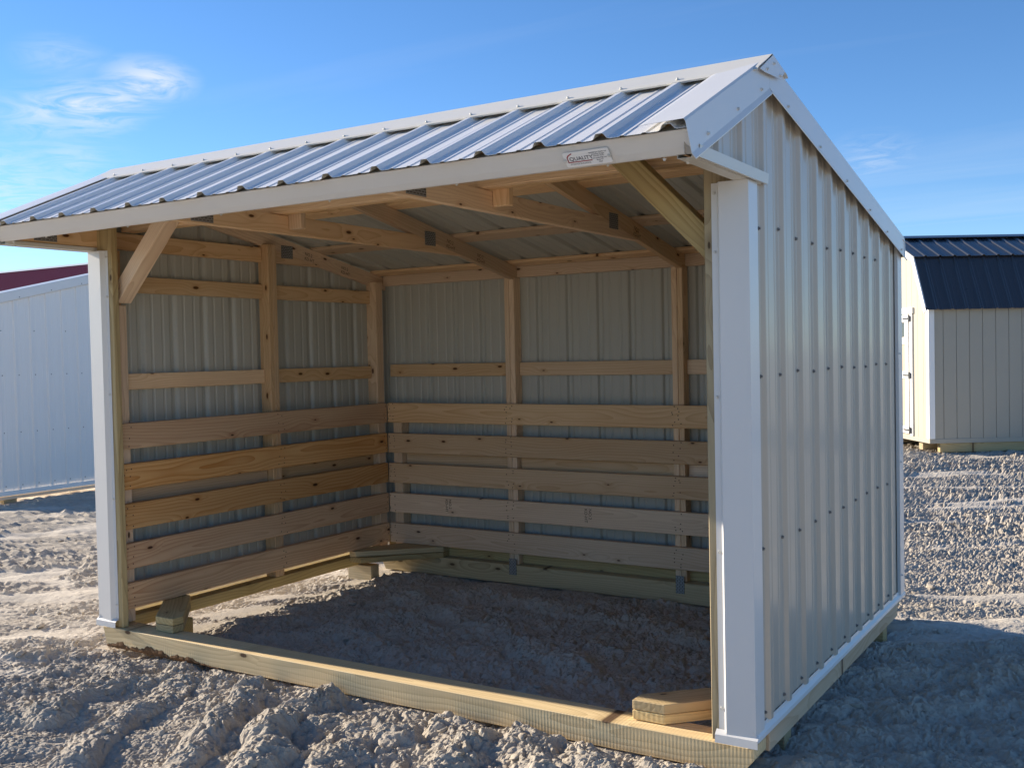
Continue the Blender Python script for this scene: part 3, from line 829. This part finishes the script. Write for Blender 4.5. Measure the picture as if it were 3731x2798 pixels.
# ================================================================== ground
def hash2(ix, iy, s):
    h = (ix.astype(np.int64) * 374761393 + iy.astype(np.int64) * 668265263 + s * 974634777) & 0xFFFFFFFF
    h = ((h ^ (h >> 13)) * 1274126177) & 0xFFFFFFFF
    h = (h ^ (h >> 16)) & 0xFFFFFFFF
    return h.astype(np.float64) / 4294967295.0
def vnoise(x, y, s):
    ix, iy = np.floor(x), np.floor(y); fx_, fy_ = x - ix, y - iy
    ux, uy = fx_ * fx_ * (3 - 2 * fx_), fy_ * fy_ * (3 - 2 * fy_)
    a = hash2(ix, iy, s); b = hash2(ix + 1, iy, s); c_ = hash2(ix, iy + 1, s); d = hash2(ix + 1, iy + 1, s)
    return (a * (1 - ux) + b * ux) * (1 - uy) + (c_ * (1 - ux) + d * ux) * uy - .5
def fbm(x, y, s, octv=4, g_=.5):
    v = 0; a = 1
    for i in range(octv):
        v = v + a * vnoise(x * 2 ** i + 17.3 * i, y * 2 ** i - 9.1 * i, s + i); a *= g_
    return v
def lumps(x, y, cell, s, lo=.25):
    """domed clods, one to a jittered cell, of random height"""
    X, Y = x / cell, y / cell
    ix, iy = np.floor(X), np.floor(Y)
    best = np.zeros_like(X)
    for dx in (-1, 0, 1):
        for dy in (-1, 0, 1):
            cx_, cy_ = ix + dx, iy + dy
            jx, jy = hash2(cx_, cy_, s), hash2(cx_, cy_, s + 1)
            hh_ = hash2(cx_, cy_, s + 2); rr_ = .45 + .35 * hash2(cx_, cy_, s + 3)
            d2 = ((X - cx_ - jx) ** 2 + (Y - cy_ - jy) ** 2) / rr_ ** 2
            best = np.maximum(best, (lo + (1 - lo) * hh_) * np.sqrt(np.maximum(0, 1 - d2)))
    return best
RIDGES = [([(-1.75, -1.35), (-1.913, -1.0), (-2.026, -.762), (-2.136, -.556), (-2.219, -.326), (-2.363, -.10)], .085, .075),
          ([(-1.45, -1.2), (-1.647, -.854), (-1.722, -.682), (-1.889, -.50), (-1.989, -.267), (-1.95, -.085)], .095, .08),
          ([(-1.25, -1.0), (-1.423, -.73), (-1.534, -.491), (-1.586, -.295), (-1.40, -.26)], .075, .08),
          ([(-2.45, -1.0), (-2.607, -.689), (-2.729, -.293), (-2.95, -.05)], .065, .08),
          ([(-2.95, -.8), (-3.1, -.4), (-3.25, -.15)], .045, .08),
          ([(-1.0, -.6), (-1.09, -.20), (-1.28, -.09)], .085, .09),
          ([(-.60, -.42), (-.80, -.20), (-.92, -.06)], .075, .09),
          ([(-.2, -.5), (-.45, -.25), (-.66, -.10)], .06, .08),
          ([(-1.05, .30), (-1.2, .42), (-1.42, .25), (-1.5, .17)], .10, .09),
          ([(-1.1, .75), (-1.28, .95), (-1.6, 1.1)], .075, .10),
          ([(-2.9, 1.7), (-2.3, 1.45), (-1.7, 1.25), (-1.0, 1.2)], .045, .09),
          ([(-2.6, 1.95), (-2.0, 1.9), (-1.2, 1.75), (-.6, 1.6)], .05, .10),
          ([(-2.8, .9), (-2.2, .7), (-1.7, .45)], .045, .08),
          ([(.30, 1.0), (.50, 1.5), (.62, 1.9)], .045, .10), ([(.12, .2), (.35, .15), (.7, .35)], .05, .08)]
RIDGES = [(p_, h_ * .74, w_ * 1.0) for p_, h_, w_ in RIDGES]
def seg_dist(x, y, pts):
    best = np.full_like(x, 1e9)
    for (x0, y0), (x1, y1) in zip(pts[:-1], pts[1:]):
        vx, vy = x1 - x0, y1 - y0; l2 = vx * vx + vy * vy
        t = np.clip(((x - x0) * vx + (y - y0) * vy) / l2, 0, 1)
        best = np.minimum(best, np.hypot(x - x0 - t * vx, y - y0 - t * vy))
    return best
def sstep(a, b, v):
    t = np.clip((v - a) / (b - a), 0, 1); return t * t * (3 - 2 * t)
def ground_h(x, y, want_crust=False):
    base = -.165 - .026 * np.maximum(0, -x - 4.2) - .010 * np.maximum(0, y - 3.0)
    far = np.hypot(x, y) > 60
    base = np.maximum(base, -.62)
    wx = x + .05 * fbm(x * 5, y * 5, 3, 3); wy = y + .05 * fbm(x * 5 + 40, y * 5, 5, 3)
    h = .05 * fbm(x * .55, y * .55, 21, 3) + .022 * fbm(x * 2.2, y * 2.2, 31, 3)
    rough = np.clip(.5 + 2.6 * fbm(wx * .8, wy * .8, 41, 3), .08, 1.0)
    # flattened, crusted lanes left by tyres and tracks
    tu_, tv_ = .80 * wx + .60 * wy, -.60 * wx + .80 * wy          # the way the trucks drove
    lane = fbm(tu_ * .9, tv_ * 3.0, 51, 3)
    crust = sstep(.13, .30, lane + .10 * fbm(x * 9, y * 9, 57, 2)) * sstep(1.2, 3.2, np.hypot(x + 1.6, (y - .7) * 1.3))
    rough = rough * (1 - .9 * crust)
    rough = np.clip(rough + .4 * (1 - sstep(1.6, 3.0, np.hypot(x + .9, (y - 1.2) * 1.2))), 0, 1.1)
    near = np.hypot(x + 1.5, y) < 9
    ridge = np.zeros_like(x); rm = np.zeros_like(x)
    sel = np.where(near)
    xs, ys = wx[sel], wy[sel]
    rid = np.zeros_like(xs)
    for pts, hgt, wid in RIDGES:
        d = seg_dist(xs, ys, pts)
        q = np.clip(1 - (d / (wid * 1.25)) ** 2, 0, 1)
        rid = np.maximum(rid, hgt * q ** .8 * (.75 + .6 * vnoise(xs * 7, ys * 7, 77)))
    ridge[sel] = rid; rm[sel] = np.clip(rid / .05, 0, 1)
    rough = np.clip(rough + .5 * rm, 0, 1.15)
    # track-like corduroy away from the ridges, running roughly across the yard
    cord = np.sin(tv_ * 2 * np.pi / .36 + 3.0 * fbm(x * .7, y * .7, 61, 2))
    h = h + ridge + .013 * cord * (1 - rm)
    ax = wx + .035 * fbm(x * 14, y * 14, 151, 3); ay = wy + .035 * fbm(x * 14 + 9, y * 14, 161, 3)
    bil = lambda f, sd: 1 - np.abs(2 * vnoise(ax * f, ay * f, sd)) * 1.6
    rock = np.abs(vnoise(ax * 75, ay * 75, 181)) + .6 * np.abs(vnoise(ax * 130, ay * 130, 182))
    cl = .012 * lumps(ax, ay, .15, 101) * rough + .017 * lumps(ax + 3, ay, .075, 111) * rough + .015 * lumps(ax, ay + 5, .04, 121) * (.25 + .75 * rough) * (1 - .65 * crust) + .010 * lumps(ax + 1, ay + 2, .022, 131) * (1 - .8 * crust)
    cl = cl + rough * (.006 * bil(11, 171) + .006 * bil(23, 172) + .007 * bil(47, 173)) - .014 * rock * (1 - .85 * crust)
    h = h + cl * (.78 + .50 * sstep(3.0, 5.0, np.hypot(x + 1.6, y - .5))) - .018 + .008 * crust
    h = h + .005 * fbm(x * 38, y * 38, 141, 3) * (1 - .5 * crust)
    z = base + h
    # keep the earth under the timbers
    def press(z, x0, x1, y0, y1, zmax, soft=.05):
        dx_ = np.maximum(np.maximum(x0 - x, x - x1), 0); dy_ = np.maximum(np.maximum(y0 - y, y - y1), 0)
        k_ = 1 - sstep(0, soft, np.hypot(dx_, dy_))
        return np.where(z > zmax, z * (1 - k_) + zmax * k_, z)
    z = press(z, -3.65, .01, .0, .15, -.142, .03); z = press(z, -3.66, .01, 2.35, 2.51, -.165, .05)
    z = press(z, -3.75, -3.50, .0, 2.6, -.17, .10); z = press(z, -.25, .06, .17, 2.34, -.125, .08)
    return (z, crust) if want_crust else z
def axis_pts(bands, grow_lo, mid_lo, grow_hi, mid_hi, lim=1500):
    """bands: (from, to, step) laid end to end, then steps that grow outwards to the horizon"""
    mid = []
    for a, b, st in bands: mid += list(np.arange(a, b - st / 2, st))
    up, st, v = [], bands[-1][2], bands[-1][1]
    while v < lim:
        up.append(v); st = min(st * (grow_hi if v < mid_hi else 1.07), 220.0); v += st
    dn, st, v = [], bands[0][2], bands[0][0]
    while v > -lim:
        st = min(st * (grow_lo if v > mid_lo else 1.07), 220.0); v -= st; dn.append(v)
    return np.array(dn[::-1] + mid + up)
gx = axis_pts([(-4.0, -3.3, .0078), (-3.3, .95, .0054)], 1.016, -12, 1.03, 3)
gy = axis_pts([(-1.25, .05, .0052), (.05, 2.7, .0085)], 1.03, -3, 1.011, 14)
GX, GY = np.meshgrid(gx, gy)
GZ, GC = ground_h(GX.ravel(), GY.ravel(), True)
co = np.stack([GX.ravel(), GY.ravel(), GZ], 1).astype(np.float32)
nx_, ny_ = len(gx), len(gy)
idx = np.arange(nx_ * ny_, dtype=np.int32).reshape(ny_, nx_)
quads = np.stack([idx[:-1, :-1], idx[:-1, 1:], idx[1:, 1:], idx[1:, :-1]], -1).reshape(-1, 4)
gme = bpy.data.meshes.new('ground')
gme.vertices.add(len(co)); gme.vertices.foreach_set('co', co.ravel())
nq = len(quads)
gme.loops.add(nq * 4); gme.loops.foreach_set('vertex_index', quads.ravel())
gme.polygons.add(nq); gme.polygons.foreach_set('loop_start', np.arange(0, nq * 4, 4, dtype=np.int32))
gme.update(calc_edges=True)
gme.materials.append(M['mud'])
gme.polygons.foreach_set('use_smooth', np.zeros(nq, dtype=bool))
gat = gme.attributes.new('crust', 'FLOAT', 'POINT'); gat.data.foreach_set('value', GC.astype(np.float32))
gob = link(bpy.data.objects.new('ground', gme)); gob['kind'] = 'structure'; WORLD[gob] = Matrix.Identity(4)

# loose clods lying on the mud
def ico_arrays(sub):
    b_ = bmesh.new(); bmesh.ops.create_icosphere(b_, subdivisions=sub, radius=1.0)
    v_ = np.array([v.co[:] for v in b_.verts]); f_ = np.array([[v.index for v in f.verts] for f in b_.faces]); b_.free()
    return v_, f_
ICO = [ico_arrays(1), ico_arrays(2)]
cx_l, cy_l, cr_l = [], [], []
NC = 9000
def in_rect(x, y, a, b, c_, d): return a < x < b and c_ < y < d
while len(cx_l) < NC:
    u = rng.random()
    r_ = min(.024, .0036 + .0038 * rng.pareto(2.0))
    if u < .42: x, y = rng.uniform(-4.2, 1.1), rng.uniform(-1.4, 2.6)
    elif u < .54:
        pts, hg, wd = RIDGES[rng.integers(len(RIDGES))]; j = rng.integers(len(pts) - 1); t = rng.random()
        x = pts[j][0] + t * (pts[j + 1][0] - pts[j][0]) + rng.normal(0, .07); y = pts[j][1] + t * (pts[j + 1][1] - pts[j][1]) + rng.normal(0, .07)
    elif u < .82:
        y = 2.6 + 10.5 * rng.random() ** 1.6; x = rng.uniform(-2.4, 2.2); r_ = min(.034, r_ * 1.8 + .004)
    else:
        x = -3.9 - 7 * rng.random() ** 1.5; y = rng.uniform(-1, 4.6); r_ = min(.032, r_ * 1.6 + .003)
    if in_rect(x, y, -3.75, .06, -.03 - r_, .17 + r_) or in_rect(x, y, -3.75, .06, 2.33 - r_, 2.53 + r_): continue
    if in_rect(x, y, -3.8, -3.48, 0, 2.5) or in_rect(x, y, -.25, .05, 0, 2.5): continue
    cx_l.append(x); cy_l.append(y); cr_l.append(r_)
cx_a, cy_a, cr_a = map(np.array, (cx_l, cy_l, cr_l))
cz_a, cc_a = ground_h(cx_a, cy_a, True)
V_all, F_all, nv_ = [], [], 0
for i in range(NC):
    if cc_a[i] > .35 or (cy_a[i] > 2.6 and vnoise(np.array([cx_a[i] * 1.3]), np.array([cy_a[i] * 1.3]), 91)[0] < .02): continue
    iv, ifc = ICO[1 if cr_a[i] > .011 else 0]
    d = iv * (1 + .22 * np.sin(iv @ rng.normal(0, 2.2, 3) + rng.uniform(0, 6)))[:, None]
    for _ in range(6):                     # broken faces
        nv = rng.normal(0, 1, 3); nv /= np.linalg.norm(nv); cut = rng.uniform(.22, .7)
        ov = np.maximum(0, d @ nv - cut); d = d - ov[:, None] * nv
    d = d * (1 + .13 * np.sin(iv @ rng.normal(0, 7, 3) + rng.uniform(0, 6)))[:, None]
    sc = cr_a[i] * np.array([rng.uniform(.75, 1.3), rng.uniform(.75, 1.3), rng.uniform(.55, .95)])
    a = rng.uniform(0, 6.28); ca, sa = math.cos(a), math.sin(a)
    d = d * sc
    d = np.stack([d[:, 0] * ca - d[:, 1] * sa, d[:, 0] * sa + d[:, 1] * ca, d[:, 2]], 1)
    V_all.append(d + np.array([cx_a[i], cy_a[i], cz_a[i] - cr_a[i] * .05])); F_all.append(ifc + nv_); nv_ += len(iv)
V_all = np.concatenate(V_all).astype(np.float32); F_all = np.concatenate(F_all).astype(np.int32)
cme = bpy.data.meshes.new('mud_clods')
cme.vertices.add(len(V_all)); cme.vertices.foreach_set('co', V_all.ravel())
cme.loops.add(F_all.size); cme.loops.foreach_set('vertex_index', F_all.ravel())
cme.polygons.add(len(F_all)); cme.polygons.foreach_set('loop_start', np.arange(0, F_all.size, 3, dtype=np.int32))
cme.update(calc_edges=True); cme.materials.append(M['mud'])
cob = link(bpy.data.objects.new('mud_clods', cme)); cob['kind'] = 'stuff'
cob['label'] = 'loose dry mud clods scattered over the churned ground'; cob['category'] = 'clods'
